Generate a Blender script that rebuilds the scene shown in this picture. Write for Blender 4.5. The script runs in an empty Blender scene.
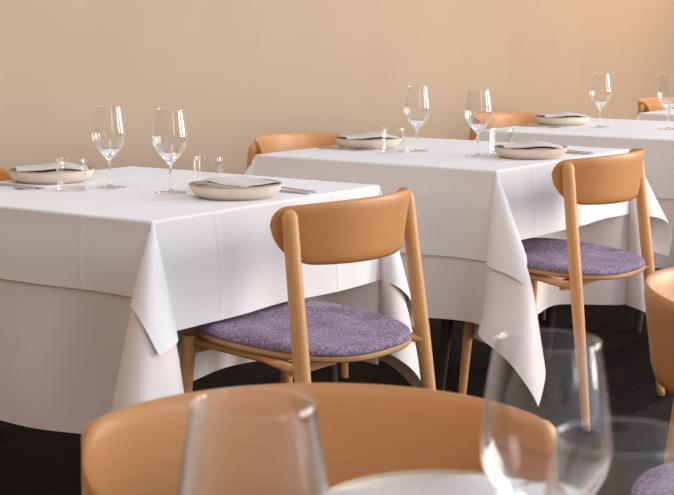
import bpy, math, random
from mathutils import Vector, Matrix
random.seed(7)
PI = math.pi
S = bpy.context.scene
COL = S.collection

# ------------------------------------------------------------------ camera
F_PX, CAM_H, Y_HOR = 1560.0, 1.22, 12.0
PITCH = math.atan((247.5 - Y_HOR) / F_PX)
cam_d = bpy.data.cameras.new('camera')
cam = bpy.data.objects.new('camera', cam_d)
COL.objects.link(cam)
cam.location = (0, 0, CAM_H)
cam.rotation_euler = (PI / 2 - PITCH, 0, 0)
cam_d.sensor_fit = 'HORIZONTAL'
cam_d.sensor_width = 36.0
cam_d.lens = F_PX / 674.0 * 36.0
cam_d.clip_start = 0.05
cam_d.dof.use_dof = True
cam_d.dof.focus_distance = 4.0
cam_d.dof.aperture_fstop = 15.0
S.camera = cam

# row directions: U runs along the row of tables, N points from the tables to the wall
ROW = math.radians(54.45)
U = Vector((math.cos(ROW), math.sin(ROW), 0))
N = Vector((-math.sin(ROW), math.cos(ROW), 0))
TAB = {'first': Vector((-.521, 4.110, 0)), 'second': Vector((.366, 5.237, 0)),
       'third': Vector((1.201, 6.315, 0)), 'fourth': Vector((2.045, 7.42, 0))}
def row(tab, u, n, z=0.0):
    p = TAB[tab] + U * u + N * n
    return Vector((p.x, p.y, z))

# ------------------------------------------------------------------ world and light
w = bpy.data.worlds.new('room_light'); S.world = w; w.use_nodes = True
nt = w.node_tree; nt.nodes.clear()
out = nt.nodes.new('ShaderNodeOutputWorld'); bg = nt.nodes.new('ShaderNodeBackground')
tc = nt.nodes.new('ShaderNodeTexCoord'); dot = nt.nodes.new('ShaderNodeVectorMath'); dot.operation = 'DOT_PRODUCT'
dot.inputs[1].default_value = (.62, -.10, .78)
mr = nt.nodes.new('ShaderNodeMapRange'); mr.inputs['From Min'].default_value = -.15; mr.inputs['From Max'].default_value = .95
mx = nt.nodes.new('ShaderNodeMix'); mx.data_type = 'RGBA'
mx.inputs['A'].default_value = (1.04, .67, .38, 1); mx.inputs['B'].default_value = (.58, .83, 1.16, 1)
nt.links.new(tc.outputs['Generated'], dot.inputs[0]); nt.links.new(dot.outputs['Value'], mr.inputs['Value'])
nt.links.new(mr.outputs['Result'], mx.inputs['Factor']); nt.links.new(mx.outputs['Result'], bg.inputs['Color'])
bg.inputs['Strength'].default_value = 0.62
nt.links.new(bg.outputs[0], out.inputs[0])

def area(name, loc, target, sx, sy, power, color):
    d = bpy.data.lights.new(name, 'AREA'); d.shape = 'RECTANGLE'; d.size = sx; d.size_y = sy
    d.energy = power; d.color = color
    o = bpy.data.objects.new(name, d); COL.objects.link(o); o.location = loc
    o.rotation_euler = (Vector(target) - Vector(loc)).to_track_quat('-Z', 'Y').to_euler()
    return o
area('window_and_fill_light', (5.7, 6.0, 2.1), (0, 4.6, .8), 1.6, 3.0, 158, (1.0, .94, .86))
area('window_and_fill_light', (5.7, 3.0, 2.1), (0, 2.6, .8), 1.6, 3.0, 118, (1.0, .94, .86))
area('window_and_fill_light', (2.4, -.4, 1.9), (-.1, 1.7, .75), .9, 1.7, 22, (1.0, .94, .86))  # added fill to brighten the foreground chair back, no window here
area('window_and_fill_light', (-4.6, 2.3, 2.0), (0, 2.6, .9), 1.0, 3.0, 14, (1.0, .80, .62))  # added warm light for reflections on the glasses' left edges, not a window
lc = row('third', 3.2, .1, 2.7)
area('ceiling_lamp_light', lc, lc + N * .9 + Vector((0, 0, -1.0)), .5, .5, 26, (1.0, .58, .22))
lc = row('first', -.6, -.2, 2.7)
area('ceiling_lamp_light', lc, lc + N * .5 + Vector((0, 0, -1.0)), .5, .5, 5, (1.0, .78, .52))

vs = S.view_settings
S.display_settings.display_device = 'sRGB'
vs.view_transform = 'Standard'; vs.look = 'None'; vs.gamma = 1.0; vs.use_curve_mapping = False
vs.exposure = 0.52
S.cycles.max_bounces = 20; S.cycles.transmission_bounces = 20; S.cycles.transparent_max_bounces = 16
S.cycles.diffuse_bounces = 4; S.cycles.glossy_bounces = 6

# ------------------------------------------------------------------ helpers
def sm(a, b, x):
    t = min(1, max(0, (x - a) / (b - a))); return t * t * (3 - 2 * t)
def mesh(name, verts, faces, mat, parent=None, smooth=True, uvs=None):
    me = bpy.data.meshes.new(name); me.from_pydata([tuple(v) for v in verts], [], faces); me.update()
    mats = mat if isinstance(mat, (list, tuple)) else [mat]
    for m in mats: me.materials.append(m)
    if smooth: me.polygons.foreach_set('use_smooth', [True] * len(me.polygons))
    if uvs:
        l = me.uv_layers.new(name='UVMap')
        for lp in me.loops: l.data[lp.index].uv = uvs[lp.vertex_index]
    o = bpy.data.objects.new(name, me); COL.objects.link(o)
    if parent: o.parent = parent
    return o
def fix_normals(o):
    import bmesh
    bm = bmesh.new(); bm.from_mesh(o.data); bmesh.ops.recalc_face_normals(bm, faces=bm.faces); bm.to_mesh(o.data); bm.free()
    return o
def tag(o, label, cat, group=None):
    o['label'] = label; o['category'] = cat
    if group: o['group'] = group
    return o
def empty(name, loc=(0, 0, 0), rz=0.0):
    o = bpy.data.objects.new(name, None); COL.objects.link(o); o.location = loc; o.rotation_euler = (0, 0, rz)
    o.empty_display_size = .05
    return o
def struct(o):
    o['kind'] = 'structure'; return o
def copy_tree(o, parent=None):
    c = o.copy(); COL.objects.link(c)
    if parent: c.parent = parent
    for ch in list(o.children): copy_tree(ch, c)
    return c
def sharp(o, ang=35):
    o.data.set_sharp_from_angle(angle=math.radians(ang)); return o
def tube(pts, rad, seg=16, cap=True):
    """round tapered bar along pts, radius per point; verts, faces"""
    V, Fc = [], []
    n = len(pts); pts = [Vector(p) for p in pts]
    ref = None
    for i, p in enumerate(pts):
        t = (pts[min(i + 1, n - 1)] - pts[max(i - 1, 0)]).normalized()
        if ref is None:
            ref = t.orthogonal().normalized() if abs(t.z) < .95 else Vector((1, 0, 0))
        a = (ref - t * ref.dot(t)).normalized(); b = t.cross(a); ref = a
        r = rad[i] if not isinstance(rad, (int, float)) else rad
        for k in range(seg):
            an = 2 * PI * k / seg
            V.append(p + a * math.cos(an) * r + b * math.sin(an) * r)
    for i in range(n - 1):
        for k in range(seg):
            k2 = (k + 1) % seg
            Fc.append((i * seg + k, i * seg + k2, (i + 1) * seg + k2, (i + 1) * seg + k))
    if cap:
        Fc.append(tuple(reversed(range(seg)))); Fc.append(tuple(range((n - 1) * seg, n * seg)))
    return V, Fc
def lathe(prof, seg=48):
    """closed profile of (r, z); r == 0 collapses to a pole"""
    V, Fc, rows = [], [], []
    for r, z in prof:
        if r < 1e-6: rows.append([len(V)]); V.append((0, 0, z))
        else:
            rows.append(list(range(len(V), len(V) + seg)))
            for k in range(seg): V.append((r * math.cos(2 * PI * k / seg), r * math.sin(2 * PI * k / seg), z))
    for a, b in zip(rows[:-1], rows[1:]):
        for k in range(seg):
            k2 = (k + 1) % seg
            if len(a) == 1 and len(b) == 1: continue
            if len(a) == 1: Fc.append((a[0], b[k2], b[k]))
            elif len(b) == 1: Fc.append((a[k], a[k2], b[0]))
            else: Fc.append((a[k], a[k2], b[k2], b[k]))
    return V, Fc
def smooth_line(pts, n=6):
    """Catmull-Rom through 2-D points"""
    o = []
    for i in range(len(pts) - 1):
        p0 = pts[max(i - 1, 0)]; p1 = pts[i]; p2 = pts[i + 1]; p3 = pts[min(i + 2, len(pts) - 1)]
        for k in range(n):
            t = k / n
            o.append(tuple(.5 * (2 * p1[j] + (p2[j] - p0[j]) * t + (2 * p0[j] - 5 * p1[j] + 4 * p2[j] - p3[j]) * t * t
                                 + (-p0[j] + 3 * p1[j] - 3 * p2[j] + p3[j]) * t ** 3) for j in range(len(p1))))
    o.append(pts[-1]); return o
def box(x0, x1, y0, y1, z0, z1):
    V = [(x, y, z) for z in (z0, z1) for y in (y0, y1) for x in (x0, x1)]
    return V, [(0, 2, 3, 1), (4, 5, 7, 6), (0, 1, 5, 4), (2, 6, 7, 3), (0, 4, 6, 2), (1, 3, 7, 5)]

# ------------------------------------------------------------------ materials
def mat(name):
    m = bpy.data.materials.new(name); m.use_nodes = True
    t = m.node_tree; return m, t, t.nodes['Principled BSDF']
def nd(t, kind, **kw):
    n = t.nodes.new(kind)
    for k, v in kw.items():
        if k in n.inputs: n.inputs[k].default_value = v
        else: setattr(n, k, v)
    return n
def ramp(t, stops):
    r = t.nodes.new('ShaderNodeValToRGB'); e = r.color_ramp.elements
    while len(e) < len(stops): e.new(.5)
    for i, (p, c) in enumerate(stops): e[i].position = p; e[i].color = (*c, 1)
    return r
def wood(name, dark, light, use_uv=False, stretch=(3, 40, 40), rough=.42):
    m, t, b = mat(name); L = t.links.new
    tc = nd(t, 'ShaderNodeTexCoord'); mp = nd(t, 'ShaderNodeMapping'); mp.inputs['Scale'].default_value = stretch
    L(tc.outputs['UV' if use_uv else 'Object'], mp.inputs[0])
    n1 = nd(t, 'ShaderNodeTexNoise', Scale=2.0, Detail=6.0, Roughness=.62); L(mp.outputs[0], n1.inputs['Vector'])
    n2 = nd(t, 'ShaderNodeTexNoise', Scale=9.0, Detail=3.0); L(mp.outputs[0], n2.inputs['Vector'])
    mx = nd(t, 'ShaderNodeMix', data_type='FLOAT'); mx.inputs[0].default_value = .4
    L(n1.outputs[0], mx.inputs[2]); L(n2.outputs[0], mx.inputs[3])
    r = ramp(t, [(.30, dark), (.72, light)]); L(mx.outputs[0], r.inputs[0]); L(r.outputs[0], b.inputs['Base Color'])
    b.inputs['Roughness'].default_value = rough
    bp = nd(t, 'ShaderNodeBump', Strength=.06, Distance=.001); L(mx.outputs[0], bp.inputs['Height']); L(bp.outputs[0], b.inputs['Normal'])
    return m
OAK_P = wood('oak_panel', (.50, .212, .070), (.63, .295, .100), True, (6, 130, 1))
OAK_L = wood('oak_leg', (.57, .265, .095), (.71, .365, .14), False, (45, 45, 3))
OAK_S = wood('oak_seat', (.40, .20, .085), (.52, .28, .12), False, (60, 6, 60))
DARKWOOD = wood('table_wood', (.030, .018, .012), (.055, .034, .022), False, (45, 45, 4))

def linen(name, col, bump=.10):
    m, t, b = mat(name); L = t.links.new
    b.inputs['Roughness'].default_value = .92; b.inputs['Specular IOR Level'].default_value = .15
    tc = nd(t, 'ShaderNodeTexCoord')
    n = nd(t, 'ShaderNodeTexNoise', Scale=3.0, Detail=3.0); L(tc.outputs['Object'], n.inputs['Vector'])
    r = ramp(t, [(.3, tuple(c * .965 for c in col)), (.7, col)]); L(n.outputs[0], r.inputs[0]); L(r.outputs[0], b.inputs['Base Color'])
    n2 = nd(t, 'ShaderNodeTexNoise', Scale=650.0, Detail=2.0); L(tc.outputs['Object'], n2.inputs['Vector'])
    n3 = nd(t, 'ShaderNodeTexNoise', Scale=14.0, Detail=4.0); L(tc.outputs['Object'], n3.inputs['Vector'])
    b1 = nd(t, 'ShaderNodeBump', Strength=.12, Distance=.0006); L(n2.outputs[0], b1.inputs['Height'])
    b2 = nd(t, 'ShaderNodeBump', Strength=bump, Distance=.01); L(n3.outputs[0], b2.inputs['Height']); L(b1.outputs[0], b2.inputs['Normal'])
    L(b2.outputs[0], b.inputs['Normal'])
    return m
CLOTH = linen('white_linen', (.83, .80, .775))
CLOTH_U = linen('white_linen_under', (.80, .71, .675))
NAPKIN = linen('napkin_linen', (.66, .60, .56), .06)

m, t, b = mat('heather_wool'); L = t.links.new; WOOL = m
tc_ = nd(t, 'ShaderNodeTexCoord')
n = nd(t, 'ShaderNodeTexNoise', Scale=150.0, Detail=5.0, Roughness=.8); L(tc_.outputs['Object'], n.inputs['Vector'])
n2 = nd(t, 'ShaderNodeTexNoise', Scale=12.0, Detail=3.0); L(tc_.outputs['Object'], n2.inputs['Vector'])
mxn = nd(t, 'ShaderNodeMix', data_type='FLOAT'); mxn.inputs[0].default_value = .22; L(n.outputs[0], mxn.inputs[2]); L(n2.outputs[0], mxn.inputs[3])
r = ramp(t, [(.36, (.09, .063, .095)), (.50, (.255, .185, .26)), (.64, (.50, .40, .48))]); L(mxn.outputs[0], r.inputs[0]); L(r.outputs[0], b.inputs['Base Color'])
b.inputs['Roughness'].default_value = .95; b.inputs['Specular IOR Level'].default_value = .1
bp = nd(t, 'ShaderNodeBump', Strength=.5, Distance=.002); L(n.outputs[0], bp.inputs['Height']); L(bp.outputs[0], b.inputs['Normal'])

m, t, b = mat('clear_glass'); GLASS = m
b.inputs['Base Color'].default_value = (1, 1, 1, 1); b.inputs['Roughness'].default_value = 0.0
b.inputs['Transmission Weight'].default_value = 1.0; b.inputs['IOR'].default_value = 1.48

m, t, b = mat('thin_glass'); L = t.links.new; THIN = m      # blown wall: almost clear, mirrors at grazing angles
tr = nd(t, 'ShaderNodeBsdfTransparent'); tr.inputs[0].default_value = (.985, .985, .985, 1)
gl = nd(t, 'ShaderNodeBsdfGlossy'); gl.inputs['Roughness'].default_value = 0.0; gl.inputs['Color'].default_value = (1, 1, 1, 1)
lw = nd(t, 'ShaderNodeLayerWeight', Blend=.5); pw = nd(t, 'ShaderNodeMath', operation='POWER'); pw.inputs[1].default_value = 2.7
ml = nd(t, 'ShaderNodeMath', operation='MULTIPLY_ADD'); ml.inputs[1].default_value = .95; ml.inputs[2].default_value = .020
ms = nd(t, 'ShaderNodeMixShader')
L(lw.outputs['Facing'], pw.inputs[0]); L(pw.outputs[0], ml.inputs[0]); L(ml.outputs[0], ms.inputs[0]); L(tr.outputs[0], ms.inputs[1]); L(gl.outputs[0], ms.inputs[2])
L(ms.outputs[0], t.nodes['Material Output'].inputs['Surface'])
m, t, b = mat('stoneware'); L = t.links.new; STONE = m
tc_ = nd(t, 'ShaderNodeTexCoord'); n = nd(t, 'ShaderNodeTexNoise', Scale=60.0, Detail=4.0); L(tc_.outputs['Object'], n.inputs['Vector'])
r = ramp(t, [(.35, (.72, .64, .54)), (.65, (.77, .69, .59))]); L(n.outputs[0], r.inputs[0]); L(r.outputs[0], b.inputs['Base Color'])
b.inputs['Roughness'].default_value = .5
m, t, b = mat('stoneware_rim'); RIM = m
b.inputs['Base Color'].default_value = (.50, .36, .22, 1); b.inputs['Roughness'].default_value = .5
m, t, b = mat('steel'); STEEL = m
b.inputs['Base Color'].default_value = (.55, .54, .55, 1); b.inputs['Metallic'].default_value = 1.0; b.inputs['Roughness'].default_value = .28

m, t, b = mat('warm_plaster'); L = t.links.new; WALL = m
tc_ = nd(t, 'ShaderNodeTexCoord'); n = nd(t, 'ShaderNodeTexNoise', Scale=1.6, Detail=5.0); L(tc_.outputs['Object'], n.inputs['Vector'])
r = ramp(t, [(.3, (.48, .35, .24)), (.7, (.508, .375, .262))]); L(n.outputs[0], r.inputs[0]); L(r.outputs[0], b.inputs['Base Color'])
n2 = nd(t, 'ShaderNodeTexNoise', Scale=40.0, Detail=5.0); L(tc_.outputs['Object'], n2.inputs['Vector'])
bp = nd(t, 'ShaderNodeBump', Strength=.15, Distance=.004); L(n2.outputs[0], bp.inputs['Height']); L(bp.outputs[0], b.inputs['Normal'])
b.inputs['Roughness'].default_value = .85
m, t, b = mat('dark_trim'); TRIM = m
b.inputs['Base Color'].default_value = (.10, .06, .035, 1); b.inputs['Roughness'].default_value = .5

m, t, b = mat('dark_plank_floor'); L = t.links.new; FLOOR = m
tc_ = nd(t, 'ShaderNodeTexCoord'); mp = nd(t, 'ShaderNodeMapping'); mp.inputs['Rotation'].default_value = (0, 0, -ROW)
L(tc_.outputs['Object'], mp.inputs[0])
bk = nd(t, 'ShaderNodeTexBrick', Scale=1.0); bk.offset = .37
bk.inputs['Brick Width'].default_value = 1.5; bk.inputs['Row Height'].default_value = .11; bk.inputs['Mortar Size'].default_value = .005
bk.inputs['Color1'].default_value = (.006, .0042, .0036, 1); bk.inputs['Color2'].default_value = (.019, .013, .010, 1); bk.inputs['Mortar'].default_value = (.0008, .0006, .0005, 1)
L(mp.outputs[0], bk.inputs['Vector'])
mp2 = nd(t, 'ShaderNodeMapping'); mp2.inputs['Rotation'].default_value = (0, 0, -ROW); mp2.inputs['Scale'].default_value = (2, 30, 1); L(tc_.outputs['Object'], mp2.inputs[0])
n = nd(t, 'ShaderNodeTexNoise', Scale=2.0, Detail=6.0); L(mp2.outputs[0], n.inputs['Vector'])
r = ramp(t, [(.3, (.45, .45, .45)), (.75, (1.5, 1.45, 1.4))]); L(n.outputs[0], r.inputs[0])
mm = nd(t, 'ShaderNodeMix', data_type='RGBA', blend_type='MULTIPLY'); mm.inputs[0].default_value = 1.0
L(bk.outputs['Color'], mm.inputs['A']); L(r.outputs[0], mm.inputs['B']); L(mm.outputs['Result'], b.inputs['Base Color'])
b.inputs['Roughness'].default_value = .65; b.inputs['Specular IOR Level'].default_value = .08
bp = nd(t, 'ShaderNodeBump', Strength=.25, Distance=.003); L(n.outputs[0], bp.inputs['Height']); L(bp.outputs[0], b.inputs['Normal'])

# ------------------------------------------------------------------ the setting
V, Fc = box(-7, 13, -4, 16, -.1, 0)
struct(mesh('floor', V, Fc, FLOOR, smooth=False))
def wall_box(name, n0, n1, z0, z1, m):
    V = []
    for z in (z0, z1):
        for n_ in (n0, n1):
            for u in (-6.0, 13.0): V.append(row('first', u, n_, z))
    return struct(fix_normals(mesh(name, V, [(0, 2, 3, 1), (4, 5, 7, 6), (0, 1, 5, 4), (2, 6, 7, 3), (0, 4, 6, 2), (1, 3, 7, 5)], m, smooth=False)))
WALL_N = 1.35
wall_box('wall_back', WALL_N, WALL_N + .15, 0, 3.4, WALL)
wall_box('baseboard_back', WALL_N - .018, WALL_N, 0, .12, TRIM)

# ------------------------------------------------------------------ tables
HT = .45; ZTOP = .75
def make_table(loc, rz, label):
    t = tag(empty('dining_table', loc, rz), label, 'table')
    # bevelled square slab
    prof = [(.0, -.028), (.004, -.030), (.443, -.030), (.449, -.024), (.449, -.005), (.444, 0.), (.0, 0.)]
    V, Fc = [], []
    ring = []
    for r, z in prof[1:-1]:
        ids = []
        for sx, sy in ((-1, -1), (1, -1), (1, 1), (-1, 1)):
            ids.append(len(V)); V.append((sx * r, sy * r, ZTOP + z))
        ring.append(ids)
    for a, b_ in zip(ring[:-1], ring[1:]):
        for k in range(4): Fc.append((a[k], a[(k + 1) % 4], b_[(k + 1) % 4], b_[k]))
    Fc.append(tuple(ring[-1])); Fc.append(tuple(reversed(ring[0])))
    mesh('tabletop', V, Fc, DARKWOOD, t, smooth=False)
    for sx in (-1, 1):
        for sy in (-1, 1):
            V, Fc = tube([(sx * .345, sy * .275, .715), (sx * .35, sy * .25, .45), (sx * .36, sy * .205, 0)], [.021, .020, .015], 16)
            sharp(mesh('leg', V, Fc, DARKWOOD, t))
        V, Fc = box(sx * .345 - .011, sx * .345 + .011, -.27, .27, .655, .72)
        mesh('apron', V, Fc, DARKWOOD, t, smooth=False)
    return t

def axis_param(h, neg, pos, step, extra=()):
    L_ = []
    def seg(a, b, st):
        k = max(1, int(round((b - a) / st)))
        return [a + (b - a) * i / k for i in range(k)]
    e = .006
    pts = [-h - neg]
    pts = seg(-h - neg, -h - .016, step) + seg(-h - .016, -h, .004) + seg(-h, -h + e, e) + seg(-h + e, h - e, step) + seg(h - e, h, e) + seg(h, h + .016, .004) + seg(h + .016, h + pos, step) + [h + pos]
    pts += list(extra)
    return sorted(set(round(p, 5) for p in pts))

def make_cloth(loc, rz, label, over, layer, push=(0, 0, 0, 0), material=None, seed=0, fin=.26, lat=.17, turn=None, fins=None, rest=None, creases=(), group=None):
    """over = drop on sides (-x, +x, -y, +y) in the table's frame; push = how far chairs push that side in"""
    rnd = random.Random(seed)
    off = .0022 + .0030 * layer; gap = .006 * layer
    h = HT
    ex = []
    for c in creases: ex += [c - .010, c - .004, c, c + .004, c + .010]
    sx = axis_param(h, over[0], over[1], .018, ex); sy = axis_param(h, over[2], over[3], .018, ex)
    ph = [rnd.uniform(0, 6.28) for _ in range(16)]
    R = .005
    turn = turn or {}; fins = fins or {}
    def rounding(d):
        a = min(d / R, PI / 2)
        return R * math.sin(a), R * (1 - math.cos(a)), max(0, d - R * PI / 2)
    def side_push(k, s, d):
        wv = sm(0, .15, h - abs(s)) if abs(s) < h else 0
        return push[k] * wv * sm(.04, .30, d)
    def wave(k, s, d):
        wv = sm(0, .10, h - abs(s)) if abs(s) < h else 0
        return wv * sm(.03, .5, d) * .016 * (math.sin(s * 9 + ph[k]) + .6 * math.sin(s * 17 + ph[k + 4]))
    V = []; fl = []
    for s in sx:
        for t_ in sy:
            du = max(0, abs(s) - h); dv = max(0, abs(t_) - h)
            gx = 1 if s > 0 else -1; gy = 1 if t_ > 0 else -1
            cz = 0
            for c in creases:
                cz += .0014 * math.exp(-((s - c) / .005) ** 2) + .0014 * math.exp(-((t_ - c) / .005) ** 2)
            if du == 0 and dv == 0:
                p = (s + 0, t_, off + cz + .0004 * math.sin(s * 21 + ph[8]) * math.sin(t_ * 17 + ph[9]))
                sxo = off * .6
                p = (s * (1 + sxo / h), t_ * (1 + sxo / h), p[2])
            elif dv == 0 or du == 0:
                d = du or dv; k = (0 if gx < 0 else 1) if du else (2 if gy < 0 else 3); along = t_ if du else s
                o_, z_, rem = rounding(d)
                o_ += .6 * off + wave(k, along, d) - side_push(k, along, d) + cz + (.004 + gap) * sm(.0, .12, d)
                # a slanted hang is no longer than the cloth
                sl = (wave(k, along, d + .01) - side_push(k, along, d + .01) - wave(k, along, d) + side_push(k, along, d)) / .01
                z = off - z_ - rem * math.sqrt(max(.45, 1 - .8 * min(.8, abs(sl)) ** 2))
                if rest and k == rest[0]:
                    wr = sm(rest[1] - .07, rest[1] + .03, along) * (1 - sm(rest[2] - .03, rest[2] + .09, along))
                    ex = max(0, (rest[3] - ZTOP) - z) * wr
                    z += ex; o_ += .55 * ex
                al = along * (1 + .6 * off / h)
                p = (gx * (h + o_), al, z) if du else (al, gy * (h + o_), z)
            else:
                r = math.hypot(du, dv); th = math.atan2(dv, du); f = th / (PI / 2)
                o_, z_, rem = rounding(r)
                c = math.cos(th); sn = math.sin(th)
                base = Vector((gx * (h + .6 * off + o_ * c), gy * (h + .6 * off + o_ * sn), off - z_))
                az = turn.get((gx, gy), 0.0); az = az - .9 * az * sm(.36, .66, r)
                eo = Vector((gx, gy, 0)).normalized(); es = Vector((gx, -gy, 0)).normalized()
                eo2 = eo * math.cos(az) + es * math.sin(az); es2 = es * math.cos(az) - eo * math.sin(az)
                fn, lt = fins.get((gx, gy), (fin, lat)); A = fn + .012 * layer; ou = A * (1 - math.cos(2 * PI * f)); si = (lt + .012 * layer) * math.sin(2 * PI * f) * (1 + .25 * math.cos(2 * PI * f))
                d_ = (eo2 * ou + es2 * si + Vector((0, 0, -1))).normalized()
                # flutter towards the tip
                d_ = (d_ + es2 * .018 * math.sin(r * 14 + ph[10] + 3 * f) * sm(.1, .5, r) * math.sin(PI * f)).normalized()
                g_ = (.004 + gap) * sm(.0, .12, r)
                p = base + d_ * rem + Vector((gx * c, gy * sn, 0)) * g_
            V.append((p[0], p[1], ZTOP + p[2]))
    ny = len(sy)
    Fc = [(i * ny + j, (i + 1) * ny + j, (i + 1) * ny + j + 1, i * ny + j + 1) for i in range(len(sx) - 1) for j in range(ny - 1)]
    o = mesh('tablecloth', V, Fc, material or CLOTH)
    o.location = loc; o.rotation_euler = (0, 0, rz)
    import bmesh
    bm = bmesh.new(); bm.from_mesh(o.data)
    for e in bm.edges:
        if e.is_boundary: e.smooth = False
    bm.to_mesh(o.data); bm.free()
    md = o.modifiers.new('thickness', 'SOLIDIFY'); md.thickness = .0014; md.offset = -1
    return tag(o, label, 'tablecloth', group)

# table frame: local x = along the row (U), local y = to the wall (N)
RZ = ROW
CR = (-.235, .235)
make_table(TAB['first'], RZ, 'dark wooden table under the nearest of the white-clothed tables in the row, at left')
make_table(TAB['second'], RZ, 'dark wooden table under the second white-clothed table in the row, at centre')
make_table(TAB['third'], RZ, 'wooden table under the third white-clothed table, second from the far end')
make_table(TAB['fourth'], RZ, 'wooden table under the farthest white-clothed table, cut off at the right edge')
TA = {(-1, -1): .22}; FA = {(-1, -1): (.31, .20), (1, -1): (.115, .16)}; TB = {(-1, -1): -.36}; FB = {(1, -1): (.12, .16)}
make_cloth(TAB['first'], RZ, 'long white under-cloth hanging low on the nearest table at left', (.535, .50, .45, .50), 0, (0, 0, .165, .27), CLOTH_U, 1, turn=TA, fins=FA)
make_cloth(TAB['first'], RZ, 'short white top cloth on the nearest table at left, with a draped front corner', (.180, .33, .262, .23), 1, (0, 0, .0, 0), seed=1, rest=(2, -.28, .16, .492), turn=TA, fins=FA, creases=CR)
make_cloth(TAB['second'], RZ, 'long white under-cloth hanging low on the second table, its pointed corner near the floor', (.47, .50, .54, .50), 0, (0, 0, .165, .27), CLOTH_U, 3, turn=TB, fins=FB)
make_cloth(TAB['second'], RZ, 'short white top cloth on the second table, behind the large wooden chair back', (.275, .36, .225, .24), 1, seed=3, turn=TB, creases=CR)
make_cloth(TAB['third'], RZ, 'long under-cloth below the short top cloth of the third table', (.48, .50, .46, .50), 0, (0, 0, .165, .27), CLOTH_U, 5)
make_cloth(TAB['third'], RZ, 'short white top cloth on the third table, with two wine glasses at the right edge', (.22, .23, .23, .24), 1, seed=5, creases=CR)
make_cloth(TAB['fourth'], RZ, 'white cloth on the farthest table, only its left corner in view', (.40, .40, .40, .40), 0, (0, 0, 0, .25), CLOTH, 7)

NEAR = Vector((.03, 1.005, 0))
make_table(NEAR, 0, 'wooden table in the foreground below the large blurred wine glasses')
make_cloth(NEAR, 0, 'white cloth on the foreground table under the large blurred wine glasses', (.40, .40, .40, .40), 0, (0, 0, 0, .25), CLOTH, 8)

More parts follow.
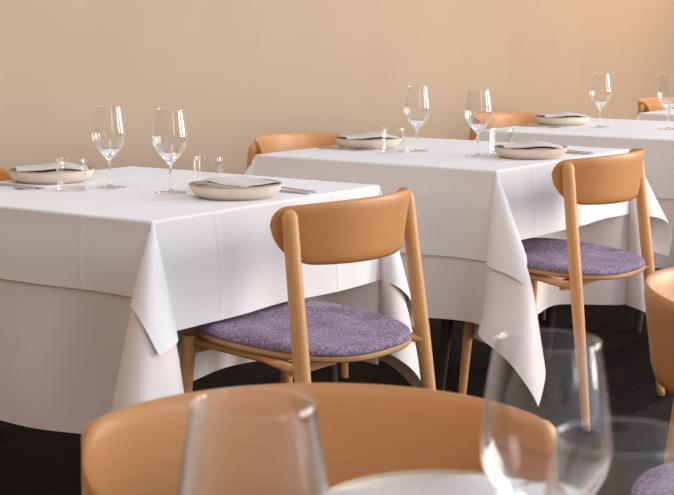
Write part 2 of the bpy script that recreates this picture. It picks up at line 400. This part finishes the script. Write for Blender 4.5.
# ------------------------------------------------------------------ chairs
def back_curve(a, W=.245, sag=.135, fm=math.radians(72)):
    """a in -1..1 along the panel, returns (x, y)"""
    f = a * fm
    return W * math.sin(f) / math.sin(fm), -.062 - sag * (math.cos(f) - math.cos(fm)) / (1 - math.cos(fm))
def make_chair(label, group):
    root = tag(empty('dining_chair'), label, 'chair', group)
    # --- curved back panel
    na, nv = 64, 14; th = .0125
    ts = []
    for i in range(na + 1):
        q = -1 + 2 * i / na
        ts.append(math.copysign(1 - (1 - abs(q)) ** 1.5, q))       # finer near the ends
    dense = [back_curve(-1 + i / 100) for i in range(201)]
    cum = [0]
    for p, q in zip(dense[:-1], dense[1:]): cum.append(cum[-1] + math.hypot(q[0] - p[0], q[1] - p[1]))
    Ltot = cum[-1]
    def arc(a):
        f = (a + 1) * 100; i = min(int(f), 199); return cum[i] + (cum[i + 1] - cum[i]) * (f - i)
    ZT, ZB = .804, .653
    Vo, Vi, uo = [], [], []
    for a in ts:
        s = arc(a); e = min(s, Ltot - s)
        crown = -.016 * (abs(a) ** 2.2)
        rt, rbx, rbz = .040, .105, .090
        top = ZT + crown; bot = ZB + .008 * abs(a) ** 2
        if e < rt: top -= rt * 1.1 * (1 - math.sqrt(max(0, 1 - (1 - e / rt) ** 2)))
        if e < rbx: bot += rbz * (1 - math.sqrt(max(0, 1 - (1 - e / rbx) ** 2)))
        if top - bot < .002: mid = (top + bot) / 2; top, bot = mid + .001, mid - .001
        x, y = back_curve(a); x2, y2 = back_curve(a + .004); x1, y1 = back_curve(a - .004)
        tx, ty = x2 - x1, y2 - y1; ln = math.hypot(tx, ty); nx, ny = ty / ln, -tx / ln      # outward (rear) normal
        for j in range(nv + 1):
            v = j / nv; z = bot + (top - bot) * v
            lean = (z - .73) * .13                                    # the panel leans out with height
            edge = 1 - .75 * max(0, abs(2 * v - 1) - .80) / .20       # eased long edges
            edge *= 1 - .75 * max(0, 1 - e / .012) if e < .012 else 1
            px, py = x + nx * lean, y + ny * lean
            Vo.append((px + nx * th / 2 * edge, py + ny * th / 2 * edge, z)); Vi.append((px - nx * th / 2 * edge, py - ny * th / 2 * edge, z))
            uo.append((s, z))
    m_ = nv + 1; n_ = na + 1; Vn = len(Vo); Fc = []
    for i in range(na):
        for j in range(nv):
            a0 = i * m_ + j
            Fc.append((a0, a0 + m_, a0 + m_ + 1, a0 + 1)); Fc.append((Vn + a0, Vn + a0 + 1, Vn + a0 + m_ + 1, Vn + a0 + m_))
        for j in (0, nv):
            a0 = i * m_ + j
            Fc.append((a0, Vn + a0, Vn + a0 + m_, a0 + m_) if j == 0 else (a0, a0 + m_, Vn + a0 + m_, Vn + a0))
    for i in (0, na):
        for j in range(nv):
            a0 = i * m_ + j
            Fc.append((a0, a0 + 1, Vn + a0 + 1, Vn + a0) if i == 0 else (a0, Vn + a0, Vn + a0 + 1, a0 + 1))
    fix_normals(mesh('backrest', Vo + Vi, Fc, OAK_P, root, uvs=uo + uo))
    # --- rear legs run up the outside of the panel
    for sg in (-1, 1):
        a = .83 * sg
        x, y = back_curve(a); x2, y2 = back_curve(a + .004); x1, y1 = back_curve(a - .004)
        tx, ty = x2 - x1, y2 - y1; ln = math.hypot(tx, ty); nx, ny = ty / ln, -tx / ln
        o_ = .0135
        top = Vector((x + nx * (o_ + .006), y + ny * (o_ + .006), .768)); low = Vector((x + nx * o_, y + ny * o_, .66))
        ft = Vector((sg * .266, -.205, 0)); tp = top
        ln_ = [ft.lerp(Vector((tp.x, tp.y, tp.z)), q) for q in (0, .2, .4, .55, .68)]
        low = ft.lerp(tp, .86)
        pts = [tuple(v) for v in ln_] + [tuple(low), tuple(low.lerp(top, .5)), tuple(top), tuple(top + Vector((0, 0, .010))), tuple(top + Vector((0, 0, .016))), tuple(top + Vector((0, 0, .0185)))]
        rad = [.0125, .0155, .0178, .0190, .0190, .0182, .0185, .0185, .0155, .0100, .0035]
        p4 = smooth_line([(*p, r) for p, r in zip(pts[:8], rad[:8])], 4)
        P = [q[:3] for q in p4] + pts[8:]; Rr = [q[3] for q in p4] + rad[8:]
        V, Fc = tube(P, Rr, 20); mesh('leg', V, Fc, OAK_L, root)
        # front legs
        V, Fc = tube([(sg * .215, .255, 0), (sg * .205, .240, .22), (sg * .195, .226, .455)], [.0120, .0155, .0180], 18)
        sharp(mesh('leg', V, Fc, OAK_L, root), 50)
    # --- seat outline
    def outline(sc, n=72):
        P = []
        for k in range(n):
            an = 2 * PI * k / n
            cx, cy = math.cos(an), math.sin(an)
            ex = 2.7
            r = (abs(cx) ** ex + abs(cy) ** ex) ** (-1 / ex)
            x, y = .228 * r * cx, .240 * r * cy
            x *= 1 + .06 * y / .22                                   # wider at the front
            P.append((x * sc, y * sc + .018))
        return P
    def slab(levels):
        V, Fc = [], []
        for sc, z, dish in levels:
            for x, y in outline(sc):
                V.append((x, y, z + .066 * (y + .2) + dish * (1 - (x / .24) ** 2)))
        n = 72
        for i in range(len(levels) - 1):
            for k in range(n): Fc.append((i * n + k, i * n + (k + 1) % n, (i + 1) * n + (k + 1) % n, (i + 1) * n + k))
        Fc.append(tuple(reversed(range(n)))); Fc.append(tuple(range((len(levels) - 1) * n, len(levels) * n)))
        return V, Fc
    V, Fc = slab([(.90, .428, 0), (.985, .430, 0), (1.0, .434, 0), (1.0, .440, 0), (.985, .444, 0)])
    st = sharp(mesh('seat', V, Fc, OAK_S, root), 40)
    V, Fc = slab([(.985, .4441, 0), (.998, .447, 0), (1.0, .453, 0), (.985, .460, 0), (.94, .4645, -.001), (.80, .4665, -.004), (.55, .4665, -.007), (.28, .4665, -.009), (.05, .4665, -.010)])
    mesh('seat_cushion', V, Fc, WOOL, root)
    # --- rails under the seat
    for sg in (-1, 1):
        V, Fc = tube([(sg * .190, .226, .442), (sg * .194, 0, .428), (sg * .244, -.160, .418)], [.0105, .011, .0115], 12)
        mesh('side_rail', V, Fc, OAK_L, root)
    V, Fc = box(-.19, .19, .212, .234, .410, .455); mesh('front_rail', V, Fc, OAK_L, root, smooth=False)
    V, Fc = box(-.215, .215, -.10, -.08, .400, .430); mesh('rear_rail', V, Fc, OAK_L, root, smooth=False)
    return root
FACE_N = ROW             # local +y = N
FACE_S = ROW + PI        # local +y = -N
spots = [
    (row('first', -.07, -.62), FACE_N, 'oak chair with purple seat in the middle, its back to the camera, nearest table'),
    (row('first', -.20, .47), FACE_S, 'oak chair at the left edge behind the nearest table, only a corner in view'),
    (row('second', -.15, -.545), FACE_N, 'oak chair with purple seat at right, its back to the camera at the second table'),
    (row('second', -.06, .475), FACE_S, 'oak chair against the wall behind the second table, golden inner back facing the camera'),
    (row('third', .00, .49), FACE_S, 'oak chair against the wall behind the third table, half hidden by a wine glass'),
    (row('fourth', .10, .47), FACE_S, 'oak chair behind the farthest table at the right edge, smallest of the chair backs'),
    (Vector((-.019, 1.519, 0)), PI, 'large oak chair back facing the camera in the foreground behind a wine glass'),
    (Vector((.688, 2.37, 0)), -PI / 2 - math.radians(12), 'oak chair cut off by the right edge in front of the second table'),
]
GRP = 'oak chairs around the tables'
for i, (p, rz, lab) in enumerate(spots):
    if i == 0: c = proto = make_chair(lab, GRP)
    else: c = copy_tree(proto); c['label'] = lab
    c.location = p; c.rotation_euler = (0, 0, rz)
    if rz == FACE_S: c.scale.z = .984          # the wall-side chairs sit a touch lower

# ------------------------------------------------------------------ tableware
ZC = ZTOP + .0056          # top of the two cloths
ZC1 = ZTOP + .0026         # top of a single cloth
def make_wine_glass():
    root = empty('wine_glass')
    outer = smooth_line([(.0042, .0700), (.0075, .0765), (.0190, .0880), (.0325, .1050), (.0430, .1230), (.0466, .1400), (.0460, .1580), (.0428, .1800), (.0387, .2050), (.0370, .2160)], 5)
    th = .0011
    inner = smooth_line([(.0, .0905), (.0100, .0918), (.0195, .0985), (.0300, .1110), (.0408, .1260), (.0454, .1402), (.0449, .1580), (.0418, .1800), (.0377, .2050), (.0361, .2160)], 5)
    prof = [(0, .0700)] + outer + [(.0374, .2164), (.0373, .2174), (.0366, .2179), (.0358, .2174), (.0357, .2164)] + list(reversed(inner))
    V, Fc = lathe(prof, 56); bw = fix_normals(mesh('bowl', V, Fc, [GLASS, THIN], root))
    for p in bw.data.polygons:
        if p.center.z > .106: p.material_index = 1
    V, Fc = lathe([(0, .0050), (.0060, .0052), (.0045, .0120), (.0038, .0250), (.0036, .0450), (.0040, .0640), (.0042, .0699), (0, .0699)], 24); fix_normals(mesh('stem', V, Fc, GLASS, root))
    V, Fc = lathe([(0, .0), (.0385, .0), (.0395, .0008), (.0385, .0016), (.0200, .0030), (.0085, .0046), (0, .0049)], 48); fix_normals(mesh('foot', V, Fc, GLASS, root))
    return root
def make_tumbler():
    root = empty('tumbler')
    th = .0016
    prof = [(0, 0), (.0345, 0), (.0362, .0015), (.0368, .004)] + [(.0368 + .0035 * k / 6, .004 + .079 * k / 6) for k in range(1, 7)] + \
           [(.0398, .0838), (.0390, .0838)] + [(.0387 - .0035 * k / 6, .083 - .073 * k / 6) for k in range(0, 7)] + [(.0335, .0080), (.030, .0066), (0, .0062)]
    V, Fc = lathe(prof, 48); gw = fix_normals(sharp(mesh('glass_wall', V, Fc, [GLASS, THIN], root), 60))
    for p in gw.data.polygons:
        if p.center.z > .0085: p.material_index = 1
    return root
def make_plate():
    r = .118
    o_ = [(0, .002), (.078, .002), (.082, 0), (.090, 0), (.094, .003)] + smooth_line([(.104, .008), (.1125, .0165), (.1165, .0260), (.1180, .0330)], 4)
    i_ = smooth_line([(.1140, .0335), (.1120, .0270), (.1070, .0190), (.097, .0130), (.085, .0110)], 4) + [(0, .0105)]
    V, Fc = lathe(o_ + [(.1176, .0350), (.1155, .0352)] + i_, 64)
    o = fix_normals(sharp(mesh('plate', V, Fc, [STONE, RIM]), 50))
    for p in o.data.polygons:
        if p.center.z > .0322: p.material_index = 1
    return o
def make_napkin(seed=0):
    """a folded cloth napkin: three layers folded over each other"""
    rnd = random.Random(seed)
    path = smooth_line([(-.062, .0020), (.0, .0016), (.058, .0022), (.0665, .0055), (.058, .0088), (.0, .0080), (-.054, .0086), (-.0610, .0120), (-.052, .0152), (.0, .0150), (.040, .0142), (.066, .0105)], 6)
    th = .0013; nx = 30; Lx = .098
    V = []; rows = []
    for i in range(nx + 1):
        x = -Lx + 2 * Lx * i / nx
        sag = -.006 * (x / Lx) ** 2 + .0022 * math.sin(x * 40 + seed)
        sk = .10 * x
        a = []; b_ = []
        for k, (y, z) in enumerate(path):
            y0, z0 = path[max(k - 1, 0)]; y1, z1 = path[min(k + 1, len(path) - 1)]
            dy, dz = y1 - y0, z1 - z0; l = math.hypot(dy, dz) or 1
            lift = .0008 * math.sin(y * 60 + x * 25 + seed * 2) * (z / .014) + .006 * max(0, z - .008) / .006 * math.exp(-((x - .03) / .03) ** 2) * max(0, y / .06)
            y_ = y * (1 + .06 * math.sin(x * 16 + seed)) + sk * (z / .012) * .8
            a.append((x, y_ - dz / l * th / 2, z + dy / l * th / 2 + sag + lift)); b_.append((x, y_ + dz / l * th / 2, z - dy / l * th / 2 + sag + lift))
        loop = a + list(reversed(b_))
        rows.append(range(len(V), len(V) + len(loop))); V += loop
    Fc = []
    m_ = len(rows[0])
    for r0, r1 in zip(rows[:-1], rows[1:]):
        for k in range(m_): Fc.append((r0[k], r1[k], r1[(k + 1) % m_], r0[(k + 1) % m_]))
    h = m_ // 2
    for r_, rev in ((rows[0], False), (rows[-1], True)):
        for k in range(h - 1):
            q = (r_[k], r_[k + 1], r_[m_ - 2 - k], r_[m_ - 1 - k]); Fc.append(tuple(reversed(q)) if rev else q)
    return fix_normals(sharp(mesh('napkin', V, Fc, NAPKIN), 60))
def ribbon(stations, prong=None):
    """flat metal bar: stations of (y, half width, z, half thickness)"""
    V, Fc = [], []
    for y, hw, z, ht in stations:
        for k in range(8):
            an = 2 * PI * (k + .5) / 8
            V.append((hw * math.copysign(abs(math.cos(an)) ** .7, math.cos(an)), y, z + ht * math.copysign(abs(math.sin(an)) ** .7, math.sin(an))))
    for i in range(len(stations) - 1):
        for k in range(8): Fc.append((i * 8 + k, i * 8 + (k + 1) % 8, (i + 1) * 8 + (k + 1) % 8, (i + 1) * 8 + k))
    Fc.append(tuple(range(8))); n = len(stations) - 1; Fc.append(tuple(range(n * 8, n * 8 + 8)))
    return V, Fc
def make_knife():
    root = empty('table_knife')
    V, Fc = ribbon([(-.108, .004, .003, .0018), (-.104, .0068, .003, .0028), (-.060, .0060, .0032, .0030), (.0, .0048, .0034, .0028), (.004, .0046, .0034, .0024)])
    fix_normals(mesh('handle', V, Fc, STEEL, root))
    V, Fc = ribbon([(.004, .0046, .0034, .0016), (.012, .0070, .0034, .0011), (.060, .0088, .0034, .0009), (.095, .0080, .0034, .0008), (.108, .0035, .0034, .0006)])
    fix_normals(mesh('blade', V, Fc, STEEL, root))
    return root
def make_fork():
    root = empty('table_fork')
    V, Fc = ribbon([(-.100, .004, .0028, .0014), (-.096, .0072, .0028, .0018), (-.055, .0052, .0040, .0017), (.0, .0030, .0065, .0019), (.025, .0034, .0060, .0017)])
    fix_normals(mesh('handle', V, Fc, STEEL, root))
    V, Fc = ribbon([(.024, .0034, .0060, .0017), (.034, .0095, .0046, .0012), (.048, .0122, .0030, .0011), (.056, .0124, .0028, .0011)])
    fix_normals(mesh('head', V, Fc, STEEL, root))
    for k in range(4):
        x = -.0102 + k * .0068
        V, Fc = ribbon([(.055, .0019, .0028, .0011), (.075, .0016, .0036, .0009), (.094, .0011, .0068, .0006), (.100, .0006, .0084, .0004)])
        V = [(v[0] + x, v[1], v[2]) for v in V]
        fix_normals(mesh('tine', V, Fc, STEEL, root))
    return root

first = {}
def put(kind, maker, loc, rz, label, cat, group):
    if kind not in first: o = first[kind] = maker()
    else: o = copy_tree(first[kind])
    o.location = loc; o.rotation_euler = (0, 0, rz)
    return tag(o, label, cat, group)

PLATES = 'stoneware plates on the tables'; NAPS = 'folded napkins on the plates'
# (place, rotation towards the guest, plate label, napkin label)
for p, rz, zt, lp, ln, nrz in [
    (row('first', .020, -.310), ROW, ZC, 'beige stoneware plate on the nearest table beside the large wooden chair back', 'grey folded napkin on the plate beside the large wooden chair back', 2.35),
    (row('first', .010, .342), ROW + PI, ZC, 'beige stoneware plate at the left edge of the nearest table, behind a tumbler', 'grey folded napkin on the plate at the far left, behind a tumbler', .25),
    (row('second', -.010, -.328), ROW, ZC, 'beige stoneware plate on the second table, left of the chair back at right', 'grey folded napkin with dark fold on the plate beside the right chair back', 0.05),
    (row('second', -.010, .310), ROW + PI, ZC, 'beige stoneware plate on the second table in front of the golden chair back', 'grey folded napkin on the plate in front of the golden chair back', .3),
    (row('third', .030, .340), ROW + PI, ZC, 'beige stoneware plate on the third table, beside the half hidden chair', 'pale folded napkin on the plate of the third table', .2),
    (Vector((.095, 1.325, 0)), 0.0, ZC1, 'beige stoneware plate at the bottom edge on the foreground table', 'folded napkin on the foreground plate at the bottom edge', .1)]:
    put('plate', make_plate, (p.x, p.y, zt), rz, lp, 'plate', PLATES)
    put('napkin', make_napkin, (p.x, p.y, zt + .0290), nrz, ln, 'napkin', NAPS)

def inv(x, y, z):
    """where the ray through a photograph pixel meets the height z"""
    uu = (x - 337) / F_PX; vv = (247.5 - y) / F_PX
    d = Vector((uu, math.cos(PITCH) + vv * math.sin(PITCH), -math.sin(PITCH) + vv * math.cos(PITCH)))
    k = (z - CAM_H) / d.z
    return Vector((d.x * k, d.y * k, z))
WINE = 'empty wine glasses'
for p, lab in [
    (inv(110, 187.5, ZC), 'empty wine glass on the nearest table, left one of its pair'),
    (inv(171, 192.5, ZC), 'empty wine glass on the nearest table, right one of its pair, beside a plate'),
    (inv(417, 151, ZC), 'empty wine glass on the second table, left one of its pair, against the plain wall'),
    (inv(478, 156, ZC), 'empty wine glass on the second table, right one of its pair, before a chair back'),
    (inv(600, 127, ZC), 'empty wine glass on the third table, left one of its pair'),
    (inv(668, 129, ZC), 'empty wine glass on the third table, cut off by the right edge'),
    (Vector((-.052, .940, ZC1)), 'large blurred wine glass at bottom left, in front of the foreground chair back'),
    (Vector((.155, 1.125, ZC1)), 'large blurred wine glass at the right end of the foreground chair back'),
    (Vector((.1635, .863, ZC1)), 'large blurred wine glass at the bottom right corner, nearest the camera')]:
    o = put('wine', make_wine_glass, p, 0, lab, 'wine glass', WINE)
    o.scale = (1.05,) * 3 if lab.startswith('large') else (1, 1, 1)
TUM = 'small water tumblers'
for p, lab in [
    (inv(72, 190, ZC), 'clear straight tumbler at the left of the nearest table, before a plate'),
    (inv(208.5, 188, ZC), 'clear straight tumbler behind the plate on the nearest table'),
    (inv(393, 152.5, ZC), 'clear straight tumbler beside the plate on the second table, left of a wine glass'),
    (inv(501, 153.5, ZC), 'clear straight tumbler behind the plate on the second table, right of a wine glass')]:
    put('tumbler', make_tumbler, p, 0, lab, 'tumbler', TUM)
KN = 'table knives'; FK = 'table forks'
for tab, u, n, face, where in [
    ('first', .170, -.325, ROW, 'right of the plate by the large chair back on the nearest table'),
    ('first', -.150, .310, ROW + PI, 'at the left edge of the nearest table'),
    ('second', .190, -.335, ROW, 'beside the plate by the right chair back on the second table'),
    ('second', -.105, .325, ROW + PI, 'in front of the golden chair back on the second table'),
    ('third', -.145, .325, ROW + PI, 'beside the plate on the third table')]:
    p = row(tab, u, n, ZC)
    put('knife', make_knife, p, face, 'steel table knife ' + where, 'knife', KN)
    q = p + (U if face == ROW else -U) * .034
    put('fork', make_fork, q, face + .03, 'steel table fork ' + where, 'fork', FK)
